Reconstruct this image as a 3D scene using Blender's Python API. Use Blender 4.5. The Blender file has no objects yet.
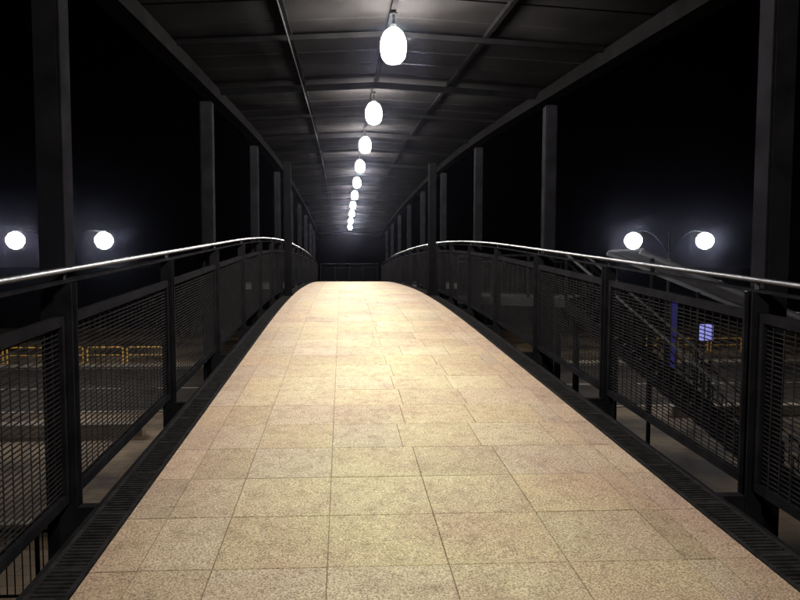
import bpy, bmesh, math, random
from mathutils import Vector, Matrix
random.seed(7)
scene=bpy.context.scene
EYE=6.2
def prof(y):
    s=.0625
    if y<=8: d=-1.4+s*y
    elif y<=16:
        t=y-8; d=-.9+s*t-s*t*t/16
    elif y<=30:
        t=y-16; d=-.65-.04*t*t/28
    else: d=-.93-.04*(y-30)
    return EYE+d
# ---------------------------------------------------------------- materials
def mat(name,col,rough=.6,metal=0,var=.25,scale=6,bump=0,bscale=60,emis=None,estr=0,rvar=.0,spec=.5):
    m=bpy.data.materials.new(name); m.use_nodes=True
    nt=m.node_tree; b=nt.nodes['Principled BSDF']
    b.inputs['Roughness'].default_value=rough; b.inputs['Metallic'].default_value=metal
    b.inputs['Specular IOR Level'].default_value=spec
    tc=nt.nodes.new('ShaderNodeTexCoord')
    n=nt.nodes.new('ShaderNodeTexNoise'); n.inputs['Scale'].default_value=scale; n.inputs['Detail'].default_value=6
    nt.links.new(tc.outputs['Object'],n.inputs['Vector'])
    r=nt.nodes.new('ShaderNodeValToRGB')
    r.color_ramp.elements[0].position=.3; r.color_ramp.elements[1].position=.7
    r.color_ramp.elements[0].color=tuple(c*(1-var) for c in col)+(1,)
    r.color_ramp.elements[1].color=tuple(min(1,c*(1+var)) for c in col)+(1,)
    nt.links.new(n.outputs['Fac'],r.inputs['Fac']); nt.links.new(r.outputs['Color'],b.inputs['Base Color'])
    if rvar:
        mr=nt.nodes.new('ShaderNodeMapRange'); mr.inputs['To Min'].default_value=max(.05,rough-rvar); mr.inputs['To Max'].default_value=min(1,rough+rvar)
        nt.links.new(n.outputs['Fac'],mr.inputs['Value']); nt.links.new(mr.outputs['Result'],b.inputs['Roughness'])
    if bump:
        n2=nt.nodes.new('ShaderNodeTexNoise'); n2.inputs['Scale'].default_value=bscale; n2.inputs['Detail'].default_value=4
        nt.links.new(tc.outputs['Object'],n2.inputs['Vector'])
        bp=nt.nodes.new('ShaderNodeBump'); bp.inputs['Strength'].default_value=bump; bp.inputs['Distance'].default_value=.01
        nt.links.new(n2.outputs['Fac'],bp.inputs['Height']); nt.links.new(bp.outputs['Normal'],b.inputs['Normal'])
    if emis:
        b.inputs['Emission Color'].default_value=emis+(1,); b.inputs['Emission Strength'].default_value=estr
    return m
M={}
M['steel']=mat('dark_painted_steel',(.008,.0075,.008),.6,0,.35,9,.15,80,spec=0)
M['mesh']=mat('wire_steel',(.014,.013,.013),.6,0,.3,12,spec=0)
M['rail']=mat('brushed_metal_rail',(.036,.034,.037),.42,1,.9,3.5,rvar=.2)
M['column']=mat('column_paint',(.0075,.007,.008),.7,0,.35,5,.15,60,spec=0)
M['roof']=mat('roof_sheet_metal',(.0046,.0042,.0041),.85,0,.5,1.6,.2,30,spec=0)
M['roofbeam']=mat('roof_beam_paint',(.0027,.0025,.0025),.8,0,.3,6,.1,60,spec=0)
M['conduit']=mat('galvanised_conduit',(.015,.014,.014),.7,0,.2,10,spec=0)
M['stairrail']=mat('galvanised_stair_rail',(.09,.087,.085),.5,0,.2,10,spec=.1)
M['stairstep']=mat('dark_stair_tread',(.028,.026,.024),.8,0,.2,3,spec=.1)
M['grate']=mat('cast_grate',(.014,.013,.0125),.6,0,.4,20,.3,90,spec=0)
M['dark']=mat('dark_trough',(.004,.004,.004),.8,spec=0)
M['concrete']=mat('concrete',(.10,.088,.07),.85,0,.25,4,.4,40)
M['asphalt']=mat('asphalt',(.028,.023,.019),.9,0,.4,.8,.5,30,spec=.1)
M['kerb']=mat('kerb_stone',(.20,.165,.12),.85,0,.25,3,.3,40,spec=.2)
M['paint']=mat('white_road_paint',(.20,.175,.14),.8,0,.3,8,spec=.2)
M['yellow']=mat('yellow_paint',(.58,.31,.04),.5,0,.2,6)
M['white']=mat('pale_painted_steel',(.22,.22,.23),.5,0,.1,6)
M['canopy']=mat('grey_canopy_sheet',(.13,.13,.14),.6,0,.35,2,spec=.2)
M['lamp']=mat('lamp_glass',(.8,.8,.8),.4,emis=(1,.98,.95),estr=1080)
M['street']=mat('street_lamp_glass',(.8,.8,.8),.4,emis=(.95,.95,1.0),estr=230)
M['blue']=mat('blue_sign_light',(.03,.03,.12),.5,emis=(.08,.08,.62),estr=.12)
M['bluew']=mat('pale_blue_sign_light',(.3,.3,.6),.4,emis=(.30,.31,.9),estr=.6)
# granite tiles
def granite():
    m=bpy.data.materials.new('granite_tile'); m.use_nodes=True; nt=m.node_tree; b=nt.nodes['Principled BSDF']
    L=nt.links.new; N=nt.nodes.new
    tc=N('ShaderNodeTexCoord'); at=N('ShaderNodeAttribute'); at.attribute_name='tint'
    sp=N('ShaderNodeTexNoise'); sp.inputs['Scale'].default_value=125; sp.inputs['Detail'].default_value=4; sp.inputs['Roughness'].default_value=.7
    big=N('ShaderNodeTexNoise'); big.inputs['Scale'].default_value=1.1; big.inputs['Detail'].default_value=8; big.inputs['Roughness'].default_value=.6
    mid=N('ShaderNodeTexNoise'); mid.inputs['Scale'].default_value=10; mid.inputs['Detail'].default_value=8; mid.inputs['Roughness'].default_value=.75
    for n in(sp,big,mid): L(tc.outputs['Object'],n.inputs['Vector'])
    r1=N('ShaderNodeValToRGB'); r1.color_ramp.elements[0].position=.40; r1.color_ramp.elements[1].position=.59
    r1.color_ramp.elements[0].color=(.235,.188,.118,1); r1.color_ramp.elements[1].color=(.62,.545,.335,1)
    L(sp.outputs['Fac'],r1.inputs['Fac'])
    r2=N('ShaderNodeValToRGB'); r2.color_ramp.elements[0].position=.36; r2.color_ramp.elements[1].position=.60
    r2.color_ramp.elements[0].color=(.84,.74,.76,1); r2.color_ramp.elements[1].color=(1,1,.93,1)
    L(big.outputs['Fac'],r2.inputs['Fac'])
    r3=N('ShaderNodeValToRGB'); r3.color_ramp.elements[0].position=.33; r3.color_ramp.elements[1].position=.53
    r3.color_ramp.elements[0].color=(.70,.66,.64,1); r3.color_ramp.elements[1].color=(1,1,1,1)
    L(mid.outputs['Fac'],r3.inputs['Fac'])
    # lamp falloff painted into the colour towards the deck edges, mixed with pinkish grime
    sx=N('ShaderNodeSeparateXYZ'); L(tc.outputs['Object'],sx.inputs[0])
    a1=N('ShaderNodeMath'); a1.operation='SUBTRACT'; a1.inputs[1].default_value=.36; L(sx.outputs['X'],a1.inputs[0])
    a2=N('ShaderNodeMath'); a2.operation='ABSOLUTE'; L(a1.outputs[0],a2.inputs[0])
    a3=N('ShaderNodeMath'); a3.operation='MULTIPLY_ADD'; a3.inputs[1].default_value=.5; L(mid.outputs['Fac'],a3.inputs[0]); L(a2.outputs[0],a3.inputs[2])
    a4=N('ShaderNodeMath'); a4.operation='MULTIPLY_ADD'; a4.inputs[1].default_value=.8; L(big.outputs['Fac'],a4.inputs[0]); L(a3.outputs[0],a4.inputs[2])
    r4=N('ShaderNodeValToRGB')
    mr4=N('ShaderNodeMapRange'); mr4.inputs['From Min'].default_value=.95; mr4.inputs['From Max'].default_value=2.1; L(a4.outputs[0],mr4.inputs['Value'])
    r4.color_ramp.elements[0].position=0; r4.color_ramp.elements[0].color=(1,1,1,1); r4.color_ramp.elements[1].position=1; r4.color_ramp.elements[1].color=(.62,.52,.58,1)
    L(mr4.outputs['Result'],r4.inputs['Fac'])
    def mul(a,c):
        x=N('ShaderNodeMix'); x.data_type='RGBA'; x.blend_type='MULTIPLY'; x.inputs['Factor'].default_value=1
        L(a,x.inputs[6]); L(c,x.inputs[7]); return x.outputs[2]
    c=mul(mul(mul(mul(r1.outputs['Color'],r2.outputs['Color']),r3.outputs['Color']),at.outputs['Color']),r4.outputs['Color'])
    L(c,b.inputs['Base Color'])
    b.inputs['Roughness'].default_value=.8; b.inputs['Specular IOR Level'].default_value=.12
    bp=N('ShaderNodeBump'); bp.inputs['Strength'].default_value=.35; bp.inputs['Distance'].default_value=.003
    L(sp.outputs['Fac'],bp.inputs['Height']); L(bp.outputs['Normal'],b.inputs['Normal'])
    return m
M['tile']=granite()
# plaza paving (brick-ish)
def paving(name,k):
    m=bpy.data.materials.new(name); m.use_nodes=True; nt=m.node_tree; b=nt.nodes['Principled BSDF']
    L=nt.links.new; N=nt.nodes.new
    tc=N('ShaderNodeTexCoord'); br=N('ShaderNodeTexBrick'); br.inputs['Scale'].default_value=1.0
    br.inputs['Brick Width'].default_value=.8; br.inputs['Row Height'].default_value=.4; br.inputs['Mortar Size'].default_value=.012
    br.inputs['Color1'].default_value=(.30*k,.21*k,.125*k,1); br.inputs['Color2'].default_value=(.25*k,.175*k,.105*k,1); br.inputs['Mortar'].default_value=(.15*k,.105*k,.065*k,1)
    L(tc.outputs['Object'],br.inputs['Vector'])
    n=N('ShaderNodeTexNoise'); n.inputs['Scale'].default_value=.3; n.inputs['Detail'].default_value=8; L(tc.outputs['Object'],n.inputs['Vector'])
    r=N('ShaderNodeValToRGB'); r.color_ramp.elements[0].position=.40; r.color_ramp.elements[1].position=.62
    r.color_ramp.elements[0].color=(.22,.22,.22,1); r.color_ramp.elements[1].color=(1.1,1.1,1.1,1); L(n.outputs['Fac'],r.inputs['Fac'])
    x=N('ShaderNodeMix'); x.data_type='RGBA'; x.blend_type='MULTIPLY'; x.inputs['Factor'].default_value=1
    L(br.outputs['Color'],x.inputs[6]); L(r.outputs['Color'],x.inputs[7]); L(x.outputs[2],b.inputs['Base Color'])
    b.inputs['Roughness'].default_value=.85; b.inputs['Specular IOR Level'].default_value=.15
    return m
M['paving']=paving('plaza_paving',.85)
M['paving_dark']=paving('dark_plaza_paving',.42)  # same paving pattern in a darker tone, for the right side
# ---------------------------------------------------------------- helpers
def box(bm,x0,x1,y0,y1,z0,z1,P=None):
    f=(lambda y:P(y)) if P else (lambda y:0)
    v=[bm.verts.new((x,y,z+f(y))) for z in(z0,z1) for y in(y0,y1) for x in(x0,x1)]
    for q in((0,2,3,1),(4,5,7,6),(0,1,5,4),(2,6,7,3),(0,4,6,2),(1,3,7,5)):
        bm.faces.new([v[i] for i in q])
def bar(bm,a,b,r,n=8,cap=True):
    a=Vector(a);b=Vector(b);d=(b-a).normalized()
    u=d.cross(Vector((0,0,1)))
    if u.length<.01:u=d.cross(Vector((1,0,0)))
    u.normalize();w=d.cross(u)
    r1=[bm.verts.new(a+(u*math.cos(t)+w*math.sin(t))*r) for t in[2*math.pi*i/n for i in range(n)]]
    r2=[bm.verts.new(b+(u*math.cos(t)+w*math.sin(t))*r) for t in[2*math.pi*i/n for i in range(n)]]
    for i in range(n): bm.faces.new((r1[i],r1[(i+1)%n],r2[(i+1)%n],r2[i]))
    if cap: bm.faces.new(r1[::-1]); bm.faces.new(r2)
def tube(bm,pts,r,n=10):
    rings=[]
    for i,p in enumerate(pts):
        p=Vector(p); d=(Vector(pts[min(i+1,len(pts)-1)])-Vector(pts[max(i-1,0)])).normalized()
        ref=Vector((1,0,0)) if abs(d.x)<.8 else Vector((0,0,1))
        u=d.cross(ref).normalized(); w=d.cross(u)
        rings.append([bm.verts.new(p+(u*math.cos(2*math.pi*k/n)+w*math.sin(2*math.pi*k/n))*r) for k in range(n)])
    for a,b in zip(rings,rings[1:]):
        for k in range(n): bm.faces.new((a[k],a[(k+1)%n],b[(k+1)%n],b[k]))
    bm.faces.new(rings[0][::-1]); bm.faces.new(rings[-1])
def lathe(bm,prof_,n=20,c=(0,0,0)):
    rings=[[bm.verts.new((c[0]+r*math.cos(2*math.pi*k/n),c[1]+r*math.sin(2*math.pi*k/n),c[2]+z)) for k in range(n)] for r,z in prof_]
    for a,b in zip(rings,rings[1:]):
        for k in range(n): bm.faces.new((a[k],a[(k+1)%n],b[(k+1)%n],b[k]))
    bm.faces.new(rings[0][::-1]); bm.faces.new(rings[-1])
def sweep(bm,x0,x1,z0,z1,ya,yb,P,step=.5):
    n=max(1,int(round((yb-ya)/step))); prev=None
    for i in range(n+1):
        y=ya+(yb-ya)*i/n; h=P(y)
        r=[bm.verts.new(c) for c in((x0,y,h+z0),(x1,y,h+z0),(x1,y,h+z1),(x0,y,h+z1))]
        if prev:
            for k in range(4): bm.faces.new((prev[k],prev[(k+1)%4],r[(k+1)%4],r[k]))
        else: bm.faces.new(r[::-1])
        prev=r
    bm.faces.new(prev)
def obj(name,bm,m,parent=None,smooth=False,origin=None,**kw):
    bmesh.ops.recalc_face_normals(bm,faces=bm.faces)
    if origin is not None: bmesh.ops.translate(bm,verts=bm.verts,vec=-Vector(origin))
    me=bpy.data.meshes.new(name); bm.to_mesh(me); bm.free(); me.materials.append(M[m])
    if smooth:
        for p in me.polygons: p.use_smooth=True
    o=bpy.data.objects.new(name,me); scene.collection.objects.link(o)
    if origin is not None: o.location=origin
    if parent:
        o.parent=parent; o.location=Vector(o.location)-Vector(parent.location) if origin is not None else -Vector(parent.location)
    for k,v in kw.items(): o[k]=v
    return o
def empty(name,loc,**kw):
    o=bpy.data.objects.new(name,None); o.location=loc; o.empty_display_size=.2; scene.collection.objects.link(o)
    for k,v in kw.items(): o[k]=v
    return o
def copy_thing(src,kids,loc,**kw):
    o=src.copy(); o.location=loc; scene.collection.objects.link(o)
    for k,v in kw.items(): o[k]=v
    for c in kids:
        d=c.copy(); d.parent=o; scene.collection.objects.link(d)
    return o
NB=bmesh.new
YA,YB=-3.0,38.0
XL,XR=-1.02,1.74      # tile edges
RL,RR=-1.40,2.20      # railing planes
GL,GR=-1.20,1.93      # grating outer edges
XC=.38
# ---------------------------------------------------------------- walkway
bm=NB(); col=bm.loops.layers.float_color.new('tint')
sweep(bm,XL+.001,XR-.001,-.30,-.009,YA,YB,prof,.5)
for f in bm.faces:
    for l in f.loops: l[col]=(.5,.47,.43,1)
y=YA; row=0; S=.462
def tile(x0,x1,y0,y1):
    g=.0016; ch=.0025; dz=random.uniform(-.0008,.0008)
    x0+=g;x1-=g;y0+=g;y1-=g
    A=[(x0,y0),(x1,y0),(x1,y1),(x0,y1)]
    B=[(x0+ch,y0+ch),(x1-ch,y0+ch),(x1-ch,y1-ch),(x0+ch,y1-ch)]
    va=[bm.verts.new((p[0],p[1],prof(p[1])-.018)) for p in A]
    vm=[bm.verts.new((p[0],p[1],prof(p[1])-.002+dz)) for p in A]
    vb=[bm.verts.new((p[0],p[1],prof(p[1])+dz)) for p in B]
    k=random.gauss(1,.05); w=random.uniform(-.06,.06)
    if random.random()<.08:k*=.88
    c=(min(1.2,k*(1+w*.3)),min(1.2,k),min(1.2,k*(1-w)),1)
    fs=[bm.faces.new(vb)]
    for i in range(4):
        fs.append(bm.faces.new((va[i],va[(i+1)%4],vm[(i+1)%4],vm[i])))
        fs.append(bm.faces.new((vm[i],vm[(i+1)%4],vb[(i+1)%4],vb[i])))
    for f in fs:
        for l in f.loops: l[col]=c
J=-.065; SW=.50
while y<YB-.05:
    y1=min(y+S,YB)
    tile(XL,-.83,y,y1); tile(-.83,-.53,y,y1); tile(-.53,J,y,y1)
    off=random.choice([0,0,-.06,.2,.03]) if row%2 else 0
    xs=[J]; x=J+SW+off
    while x<XR-.30: xs.append(x); x+=SW
    xs.append(XR-.17); xs.append(XR)
    if xs[-2]-xs[-3]<.1: xs.pop(-3)
    for a,b in zip(xs,xs[1:]): tile(a,b,y,y1)
    y=y1; row+=1
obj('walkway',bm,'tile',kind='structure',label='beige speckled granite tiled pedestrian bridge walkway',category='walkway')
# girders
for x0,x1,lab in((GL-.02,GL,'l'),(GR,GR+.02,'r')):
    bm=NB(); s=-1 if lab=='l' else 1
    if s<0: P=[(x0,-.004),(x0,-.55),(x0-.06,-.55),(x0-.06,-.57),(x1,-.57),(x1,-.004)]
    else: P=[(x1,-.004),(x1,-.55),(x1+.06,-.55),(x1+.06,-.57),(x0,-.57),(x0,-.004)]
    prev=None
    for i in range(83):
        yy=YA+(YB-YA)*i/82; r=[bm.verts.new((px,yy,prof(yy)+pz)) for px,pz in P]
        if prev:
            for k in range(6): bm.faces.new((prev[k],prev[(k+1)%6],r[(k+1)%6],r[k]))
        prev=r
    obj('bridge_girder',bm,'steel',label='dark steel edge girder along the footbridge deck',category='girder',group='footbridge edge girders')
# gratings
for x0,x1 in((GL+.003,XL-.006),(XR+.006,GR-.003)):
    e=empty('drain_grating',(x0,YA,prof(YA)),label='dark metal slotted drain grating beside the paving',category='drain grating',group='drain gratings along the walkway')
    bm=NB(); sweep(bm,x0,x0+.022,-.05,-.002,YA,YB,prof); sweep(bm,x1-.022,x1,-.05,-.002,YA,YB,prof)
    obj('grating_frame',bm,'grate',parent=e)
    bm=NB(); yy=YA+.02; j=0
    while yy<YB-.03:
        w=.015 if j%18 else .026
        box(bm,x0+.022,x1-.022,yy,yy+w-.002,-.03,-.005,prof); yy+=.028; j+=1
    obj('grating_bar',bm,'grate',parent=e,kind='stuff')
    bm=NB(); sweep(bm,x0,x1,-.2,-.14,YA,YB,prof); obj('drain_trough',bm,'dark',parent=e)
# ---------------------------------------------------------------- railing posts, panels, columns
posts=[3.3+1.9*k for k in range(-3,18)]
for X,s,HR in((RL,-1,1.155),(RR,1,1.10)):
    for k,py in enumerate(posts):
        h=prof(py)
        o=empty('railing_post',(X,py,h-.25),label='dark steel twin-plate railing post bolted to the deck edge',category='railing post',group='railing posts along the footbridge')
        bm=NB()
        for d in(-.036,.026):
            box(bm,X-.045,X+.045,py+d,py+d+.010,h-.28,h+HR-.065)
        box(bm,X-.02,X+.02,py-.026,py+.026,h-.28,h+HR-.17)
        for zz in(.12,.5,.86,-.1):
            for d in(-.042,.036): bar(bm,(X-s*.02,py+d,h+zz),(X-s*.02,py+d+.006,h+zz),.012,6)
        obj('post_plate',bm,'steel',parent=o)
        bm=NB()
        xi=X-s*.045; xo=(GL-.022 if s<0 else GR+.022)
        box(bm,min(xi,xo),max(xi,xo),py-.03,py+.03,h-.16,h-.06)
        obj('post_bracket',bm,'steel',parent=o)
        bm=NB(); bar(bm,(X,py-.005,h+HR-.16),(X,py-.005,h+HR-.02),.011)
        obj('rail_bracket',bm,'rail',parent=o)
    for a,b in zip(posts,posts[1:]):
        y0,y1=a+.045,b-.045; h=prof((a+b)/2)
        lab='dark steel framed wire mesh railing section between posts'
        o=empty('mesh_railing',(X,(a+b)/2,h),label=lab,category='railing',group='mesh railing sections along the footbridge')
        bm=NB(); z0,z1=-.02,.93; t=.018; fw=.05
        sweep(bm,X-t,X+t,z1-fw,z1,y0,y1,prof,.5); sweep(bm,X-t,X+t,z0,z0+fw,y0,y1,prof,.5)
        box(bm,X-t,X+t,y0,y0+fw*.8,z0+fw,z1-fw,prof); box(bm,X-t,X+t,y1-fw*.8,y1,z0+fw,z1-fw,prof)
        obj('railing_frame',bm,'steel',parent=o)
        bm=NB(); near=a<13
        zz=z0+fw+.02; st=.024 if near else .04
        while zz<z1-fw-.01:
            box(bm,X-.003,X+.003,y0+.04,(y0+y1)/2,zz,zz+.005,prof); box(bm,X-.003,X+.003,(y0+y1)/2,y1-.04,zz,zz+.005,prof); zz+=st
        yy=y0+.10; st=.08 if near else .12
        while yy<y1-.05:
            box(bm,X-.007,X-.003,yy,yy+.005,z0+fw,z1-fw,prof); yy+=st
        obj('wire_mesh',bm,'mesh',parent=o)
    # handrail
    o=empty('handrail',(X,YA,prof(YA)),label='round brushed metal handrail running above the mesh panels',category='handrail',group='footbridge handrails')
    bm=NB(); n=90; ya,yb=posts[0],posts[-1]+.1
    tube(bm,[(X-s*.015,ya+(yb-ya)*i/n,prof(ya+(yb-ya)*i/n)+HR) for i in range(n+1)],.016,12)
    obj('rail_tube',bm,'rail',parent=o,smooth=True)
    bm=NB(); sweep(bm,X-.03,X+.03,HR-.063,HR-.051,ya,yb,prof)
    obj('rail_plate',bm,'steel',parent=o)
def zu(x): # roof underside offset above deck
    return 2.98-.10*abs(x-XC)/1.8
cols=posts[1::2]
for X,s in((RL-.082,-1),(RR+.14,1)):
    for py in cols:
        yy=py+.11; h=prof(yy)
        bm=NB(); w=.066; d=.07
        box(bm,X-w,X+w,yy-d,yy+d,h-.55,h+2.70)
        bmesh.ops.bevel(bm,geom=bm.edges[:],offset=.012,segments=2,affect='EDGES')
        obj('steel_column',bm,'column',origin=(X,yy,h-.55),label='dark painted square steel column holding up the walkway roof',category='column',group='roof columns along the footbridge')
# portal columns at crest
for X in(XL-.09,XR+.11):
    yy=13.2;h=prof(yy);bm=NB()
    box(bm,X-.07,X+.07,yy-.10,yy+.10,h+.0,h+2.70); box(bm,X-.10,X+.10,yy-.14,yy+.14,h-.004,h+.02)
    obj('portal_column',bm,'dark',origin=(X,yy,h),label='thick black box column on the crest of the walkway',category='column',group='portal columns at the crest')
# end railing
X0,X1=RL+.1,RR-.1; yy=37.85; h=prof(yy)
o=empty('end_railing',((X0+X1)/2,yy,h),label='dark mesh railing closing the far end of the bridge',category='railing')
bm=NB()
box(bm,X0,X1,yy-.02,yy+.02,h+.90,h+.95); box(bm,X0,X1,yy-.02,yy+.02,h+.03,h+.08)
n=4
for i in range(n+1):
    x=X0+(X1-X0-.06)*i/n; box(bm,x,x+.06,yy-.045,yy-.021,h,h+1.12)
obj('railing_frame',bm,'steel',parent=o)
bm=NB()
for i in range(18): box(bm,X0,X1,yy-.003,yy+.003,h+.10+i*.045,h+.107+i*.045)
for i in range(34): x=X0+.05+i*.1; box(bm,x,x+.006,yy+.004,yy+.009,h+.08,h+.9)
obj('wire_mesh',bm,'mesh',parent=o)
bm=NB(); bar(bm,(X0,yy,h+1.14),(X1,yy,h+1.14),.028); obj('rail_tube',bm,'rail',parent=o,smooth=True)
# landing beyond the end rail
bm=NB(); box(bm,-6,7,38.03,42,prof(38)-.35,prof(38)-.02); obj('landing',bm,'concrete',kind='structure',label='concrete landing beyond the bridge end',category='landing')
# ---------------------------------------------------------------- roof
EL=RL-.07
ER=RR+.11
o=empty('bridge_roof',(XC,YA,prof(YA)+2.7),label='long dark metal sheet roof on ribs covering the footbridge',category='roof')
bm=NB(); ya,yb=YA,YB+1
prev=None; y=ya
xs=[EL-.10,XC,ER+.14]
ys=[]
while y<yb:
    ys+= [(y,0),(y+.44,0),(y+.448,.012),(y+.467,.012)]; y+=.475
for y,dz in ys:
    r=[bm.verts.new((x,y,prof(y)+zu(x)+dz)) for x in xs]
    if prev:
        for k in(0,1): bm.faces.new((prev[k],prev[k+1],r[k+1],r[k]))
    prev=r
ob=obj('roof_sheet',bm,'roof',parent=o); 
md=ob.modifiers.new('thick','SOLIDIFY'); md.thickness=.004; md.offset=1
for x0,x1 in((EL,EL+.15),(ER-.15,ER)):
    bm=NB(); sweep(bm,x0,x1,2.70,2.82,ya,yb,prof); obj('eave_beam',bm,'roofbeam',parent=o)
for xx,w in((XC-.80,.018),(XC+.80,.018),(XC,.02)):
    bm=NB(); zt=zu(xx)-.006; sweep(bm,xx-w,xx+w,zt-.035,zt,ya,yb,prof); obj('purlin',bm,'roofbeam',parent=o)
k=0
yy=posts[0]+.11-1.9
while yy<38.5:
    bm=NB(); big=(k%2==0)
    hh=.065 if big else .04
    for xa,xb in((EL+.152,XC-.001),(XC+.001,ER-.152)):
        za,zb=zu(xa)-.043,zu(xb)-.043
        v=[]
        for x,z in((xa,za),(xb,zb)):
            for dz in(-hh,0):
                for dy in(-.02,.02): v.append(bm.verts.new((x,yy+dy,prof(yy+dy)+z+dz)))
        for q in((0,1,3,2),(4,6,7,5),(0,4,5,1),(2,3,7,6),(0,2,6,4),(1,5,7,3)): bm.faces.new([v[i] for i in q])
    obj('roof_beam',bm,'roofbeam',parent=o); yy+=1.9; k+=1
bm=NB(); n=80
tube(bm,[(-.42,ya+.2+(yb-ya-1)*i/n,prof(ya+.2+(yb-ya-1)*i/n)+2.83) for i in range(n+1)],.008,6); obj('conduit',bm,'conduit',parent=o)
# ---------------------------------------------------------------- lamps
L0=None
lamps=[4.8+2.95*n for n in [-2]+list(range(0,10))]
for n,yy in enumerate(lamps):
    h=prof(yy)+2.69
    if L0 is None:
        L0=empty('pendant_lamp',(XC,yy,h),label='glowing white rounded lamp hanging under the bridge roof',category='lamp',group='lamps along the bridge roof')
        bm=NB(); lathe(bm,[(.02,-.128),(.055,-.118),(.084,-.085),(.095,-.02),(.090,.04),(.068,.09),(.03,.122)],14)
        k1=obj('lamp_bulb',bm,'lamp',smooth=True)
        bm=NB(); lathe(bm,[(.024,.123),(.026,.15),(.010,.155),(.010,.222),(.03,.223),(.03,.232)],14)
        k2=obj('lamp_cap',bm,'dark')
        kids=[k1,k2]
        for c in kids: c.parent=L0
    else: copy_thing(L0,kids,(XC,yy,h))
# ---------------------------------------------------------------- ground level
bm=NB(); box(bm,-400,400,-200,700,-.5,0); obj('ground',bm,'asphalt',kind='structure',label='dark asphalt ground under the bridge',category='ground')
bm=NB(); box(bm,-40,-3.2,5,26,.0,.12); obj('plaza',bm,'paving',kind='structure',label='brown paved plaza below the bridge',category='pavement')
bm=NB(); box(bm,3.6,40,5,26,.0,.12); obj('plaza',bm,'paving_dark',kind='structure',label='dark paved plaza below the stairs',category='pavement')
bm=NB(); box(bm,-60,60,38.5,60,.0,.14); obj('pavement',bm,'paving',kind='structure',label='raised pavement behind the yellow barriers',category='pavement')
for x0,x1,y0,y1 in((-40,-3.2,26.0,26.2),(3.6,40,26.0,26.2),(-60,60,38.25,38.48)):
    bm=NB(); box(bm,x0,x1,y0,y1,.0,.16); obj('kerb',bm,'kerb',kind='structure',label='pale stone kerb at the road edge',category='kerb')
for k in range(-12,13):
    bm=NB(); box(bm,k*4-1.1,k*4+1.1,31.6,31.75,.001,.006); obj('road_marking',bm,'paint',kind='structure',label='white dashed road line',category='road marking')
bm=NB(); box(bm,-60,60,37.6,37.72,.001,.006); obj('road_marking',bm,'paint',kind='structure',label='white road edge line',category='road marking')
# street lamps
def street(x,y,half,zl):
    z=EYE+zl
    o=empty('street_lamp',(x,y,0),label='tall double arm street lamp with glowing round heads',category='street lamp',group='street lamps beside the bridge')
    bm=NB(); lathe(bm,[(.16,0),(.16,.05),(.11,.08),(.10,1.2),(.075,1.3),(.045,z+.36),(.03,z+.38)],14,(x,y,0)); obj('pole',bm,'dark',parent=o,smooth=True)
    for s in(-1,1):
        bm=NB(); pts=[(x,y,z-.6)]
        for i in range(1,9):
            t=i/8; pts.append((x+s*half*t*.93,y,z-.6+1.05*math.sin(t*math.pi*.62)))
        tube(bm,pts,.016,8); e=pts[-1]
        obj('lamp_arm',bm,'dark',parent=o,smooth=True)
        bm=NB(); c=(x+s*half,y,z)
        lathe(bm,[(.08,-.40),(.26,-.31),(.38,-.1),(.38,.08),(.26,.27),(.1,.35)],16,c); obj('lamp_globe',bm,'street',parent=o,smooth=True)
        bm=NB(); lathe(bm,[(.11,.355),(.12,.37),(.08,.40),(.03,.42)],16,c); bar(bm,e,(c[0],c[1],c[2]+.40),.016); obj('lamp_cap',bm,'dark',parent=o)
street(15.6,30,1.75,1.03); street(-12.9,30,1.98,1.0)
# yellow barriers
def barrier(x,y,w,m,name,lab,grp,hh=1.0,base=.14):
    o=empty(name,(x,y,base),label=lab,category='barrier',group=grp)
    bm=NB(); r=.12
    pts=[(x-w/2,y,base)]
    for i in range(5): a=math.pi-i*math.pi/8; pts.append((x-w/2+r+r*math.cos(a),y,base+hh-r+r*math.sin(a)))
    for i in range(5): a=math.pi/2-i*math.pi/8; pts.append((x+w/2-r+r*math.cos(a),y,base+hh-r+r*math.sin(a)))
    pts.append((x+w/2,y,base)); tube(bm,pts,.045,8); obj('hoop',bm,m,parent=o)
    bm=NB(); bar(bm,(x-w/2,y,base+hh*.5),(x+w/2,y,base+hh*.5),.03); obj('cross_rail',bm,m,parent=o)
    for d in(-.5,.5):
        bm=NB(); box(bm,x+d*w-.09,x+d*w+.09,y-.09,y+.09,base,base+.015); obj('foot_plate',bm,m,parent=o)
for i in range(5): barrier(-21.3+i*2.35,38.9,2.1,'yellow','yellow_barrier','yellow tubular hoop barrier on the pavement edge','yellow barriers along the pavement',.95)
for i in range(3): barrier(21.3+i*2.35,42,2.1,'yellow','yellow_barrier','yellow tubular hoop barrier on the pavement edge','yellow barriers along the pavement',.9)
for i in range(4): barrier(-17.5+i*2.0,17.5,1.8,'white','white_barrier','pale tubular hoop barrier on the brown plaza','pale barriers on the plaza',.9,.12)
# picket fence on plaza
for k in range(4):
    x=-9.6+k*2.05; y=11.5; o=empty('picket_fence',(x,y,.12),label='dark steel picket fence section on the plaza',category='fence',group='picket fence sections')
    bm=NB(); 
    for i in range(14): bar(bm,(x+.1+i*.14,y,.15),(x+.1+i*.14,y,1.38),.011,6)
    box(bm,x,x+2,y-.02,y+.02,1.35,1.40); box(bm,x,x+2,y-.02,y+.02,.16,.20); box(bm,x-.03,x+.03,y-.03,y+.03,.12,1.5); obj('fence_frame',bm,'column',parent=o)
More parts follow.
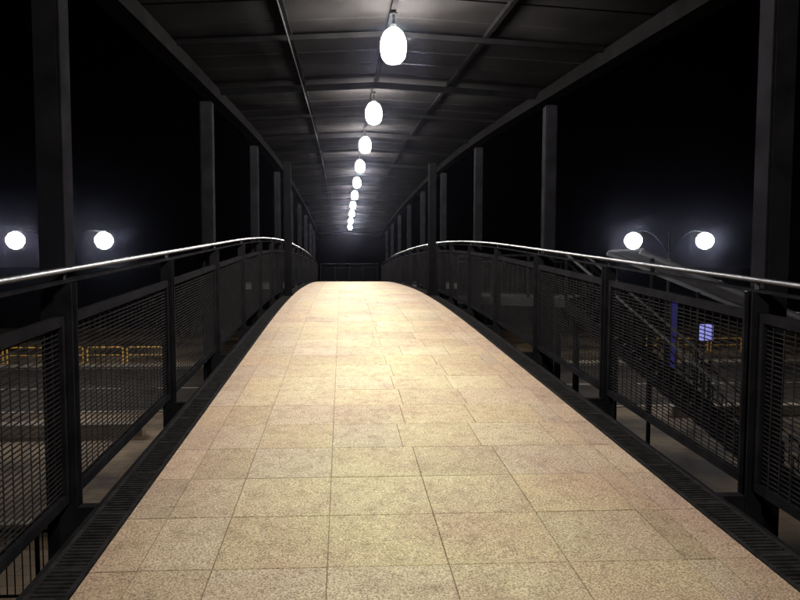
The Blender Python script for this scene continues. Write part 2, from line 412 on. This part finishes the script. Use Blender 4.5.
# low platform walls
for (x0,x1,y0,y1,z) in((-34,-7,22.4,22.8,.5),(-30,-4.5,14.2,14.45,.35),(13,34,24.4,24.8,.45)):
    bm=NB(); box(bm,x0,x1,y0,y1,.12,z); box(bm,x0-.03,x1+.03,y0-.04,y1+.04,z,z+.06); obj('low_wall',bm,'kerb',origin=(x0,y0,.12),label='low pale concrete wall edging the plaza',category='wall')
# bridge piers
for y in(9.5,27.0):
    bm=NB(); h=prof(y)-.62
    for x in(-.6,1.4): lathe(bm,[(.3,0),(.3,.1),(.2,.12),(.2,h-.25)],18,(x,y,0))
    box(bm,-1.2,1.95,y-.2,y+.2,h-.26,h)
    obj('bridge_pier',bm,'concrete',origin=(XC,y,0),label='twin round pier with crossbeam under the footbridge',category='pier',group='piers under the footbridge')
# ---------------------------------------------------------------- staircase right
def stair(origin,ang,rise,run,width,lab):
    o=empty('staircase',origin,label=lab,category='staircase'); o.rotation_euler=(0,0,ang)
    n=int(rise/.165); tr=run/n; r=rise/n
    def add(name,bm,m,**k):
        c=obj(name,bm,m,**k); c.parent=o; return c
    bm=NB()
    for i in range(n): box(bm,i*tr,i*tr+tr+.02,0,width,-(i+1)*r-.04,-(i+1)*r); box(bm,i*tr,i*tr+.015,0,width,-(i+1)*r-.002,-i*r-.038)
    add('stair_flight',bm,'stairstep')
    for y in(-.05,width):
        bm=NB(); v=[bm.verts.new(p) for p in((0,y,.05),(0,y,-.30),(run,y,-rise-.1),(run,y,-rise+.15),(0,y+.05,.05),(0,y+.05,-.30),(run,y+.05,-rise-.1),(run,y+.05,-rise+.15))]
        for q in((0,1,2,3),(4,7,6,5),(0,4,5,1),(3,2,6,7),(0,3,7,4),(1,5,6,2)): bm.faces.new([v[i] for i in q])
        add('stringer',bm,'steel')
        bm=NB(); sl=-rise/run
        for z in(.25,.95): bar(bm,(0,y+.025,z),(run,y+.025,z-rise),.022,6)
        k=int(run/.2)
        for j in range(k+1):
            x=run*j/k
            if j%8==0: box(bm,x-.035,x+.035,y-.005,y+.055,sl*x-.1,sl*x+1.12)
            else: bar(bm,(x,y+.025,sl*x+.24),(x,y+.025,sl*x+.96),.016,4)
        add('balustrade',bm,'steel')
        bm=NB(); bar(bm,(0,y+.025,1.15),(run,y+.025,1.15-rise),.035,8); add('stair_handrail',bm,'stairrail')
    bm=NB(); box(bm,-3.0,-.01,-.05,width+.05,-.22,0); add('landing_slab',bm,'stairstep')
    for x in(-2.9,-.2):
        for y in(0,width):
            bm=NB(); lathe(bm,[(.09,-rise),(.09,-.22)],12,(x,y,0)); add('support_post',bm,'steel')
    bm=NB()
    for z in(.12,.95,1.12): bar(bm,(-3,0,z),(0,0,z),.024 if z<1 else .035)
    for j in range(22): x=-3+j*3/21; (box(bm,x-.03,x+.03,-.03,.03,0,1.1) if j%7==0 else bar(bm,(x,0,.12),(x,0,.95),.012,4))
    add('landing_balustrade',bm,'steel')
stair((5.75,16.2,5.25),math.radians(-34),5.13,6.0,2.0,'dark steel staircase with barred balustrades going down to the plaza')
# canopy
def canopy(origin,ang):
    o=empty('stair_canopy',origin,label='grey sloping canopy roof on posts above the plaza',category='canopy'); o.rotation_euler=(0,0,ang)
    run=6.6;drop=2.75;w=3.4
    Z=lambda x:-drop*x/run
    def add(n,bm,m): c=obj(n,bm,m); c.parent=o
    bm=NB()
    for j in range(8):
        xa=j*run/8+.03;xb=(j+1)*run/8+.031
        v=[bm.verts.new(p) for p in((xa,-.2,Z(xa)),(xb,-.2,Z(xb)),(xb,w,Z(xb)),(xa,w,Z(xa)),(xa,-.2,Z(xa)+.02),(xb,-.2,Z(xb)+.02),(xb,w,Z(xb)+.02),(xa,w,Z(xa)+.02))]
        for q in((3,2,1,0),(4,5,6,7),(0,1,5,4),(1,2,6,5),(2,3,7,6),(3,0,4,7)): bm.faces.new([v[i] for i in q])
    add('canopy_sheet',bm,'canopy')
    bm=NB()
    for y in(-.15,w-.1): bar(bm,(-.1,y,Z(-.1)-.09),(run+.1,y,Z(run+.1)-.09),.08,8)
    for j in range(9): x=j*run/8; bar(bm,(x,-.2,Z(x)+.035),(x,w,Z(x)+.035),.03,6)
    add('canopy_beam',bm,'white')
    for x in(.3,3.3,6.3):
        for y in(-.15,w-.1):
            bm=NB(); lathe(bm,[(.07,-origin[2]+.12),(.07,Z(x)-.13)],10,(x,y,0)); add('canopy_post',bm,'steel')
canopy((9.8,20.6,EYE+.38),math.radians(-6))
# signs
def sign(x,y,z,w,h,m,lab):
    o=empty('lit_sign',(x,y,.12),label=lab,category='sign')
    bm=NB(); bar(bm,(x,y+.08,.12),(x,y+.08,z+h/2),.05); obj('sign_post',bm,'column',parent=o)
    bm=NB(); box(bm,x-w/2-.05,x+w/2+.05,y-.02,y+.1,z-h/2-.05,z+h/2+.05); obj('sign_case',bm,'steel',parent=o)
    bm=NB(); box(bm,x-w/2,x+w/2,y-.045,y-.021,z-h/2,z+h/2); obj('sign_face',bm,m,parent=o)
sign(17.75,30.5,2.75,.85,.8,'bluew','pale blue glowing box sign on a post')
sign(15.2,28.6,2.9,.28,3.2,'blue','tall narrow blue glowing totem beside the street lamp')
# ---------------------------------------------------------------- world, sun, camera
w=bpy.data.worlds.new('World'); scene.world=w; w.use_nodes=True
nt=w.node_tree; bg=nt.nodes['Background']; sk=nt.nodes.new('ShaderNodeTexSky'); sk.sky_type='NISHITA'; sk.sun_disc=False
sk.sun_elevation=math.radians(1); sk.sun_rotation=math.radians(200)
nt.links.new(sk.outputs['Color'],bg.inputs['Color']); bg.inputs['Strength'].default_value=.0001
vs=nt.nodes.new('ShaderNodeVolumeScatter'); vs.inputs['Color'].default_value=(.72,.74,1,1); vs.inputs['Density'].default_value=.00018; vs.inputs['Anisotropy'].default_value=.975
nt.links.new(vs.outputs['Volume'],nt.nodes['World Output'].inputs['Volume'])
sd=bpy.data.lights.new('moon','SUN'); sd.energy=.003; sd.angle=math.radians(.5); sd.color=(.8,.85,1)
so=bpy.data.objects.new('moon',sd); so.rotation_euler=(math.radians(50),0,math.radians(160)); scene.collection.objects.link(so)
cd=bpy.data.cameras.new('camera'); cam=bpy.data.objects.new('camera',cd); scene.collection.objects.link(cam); scene.camera=cam
cam.location=(0,0,EYE); cd.lens=28.8; cd.sensor_width=36; cd.clip_end=2000; cd.clip_start=.05
cam.rotation_euler=(math.radians(90-3.4),0,math.radians(-2.65)); cd.shift_x=28/800
scene.view_settings.view_transform='Standard'; scene.view_settings.look='None'; scene.view_settings.exposure=0
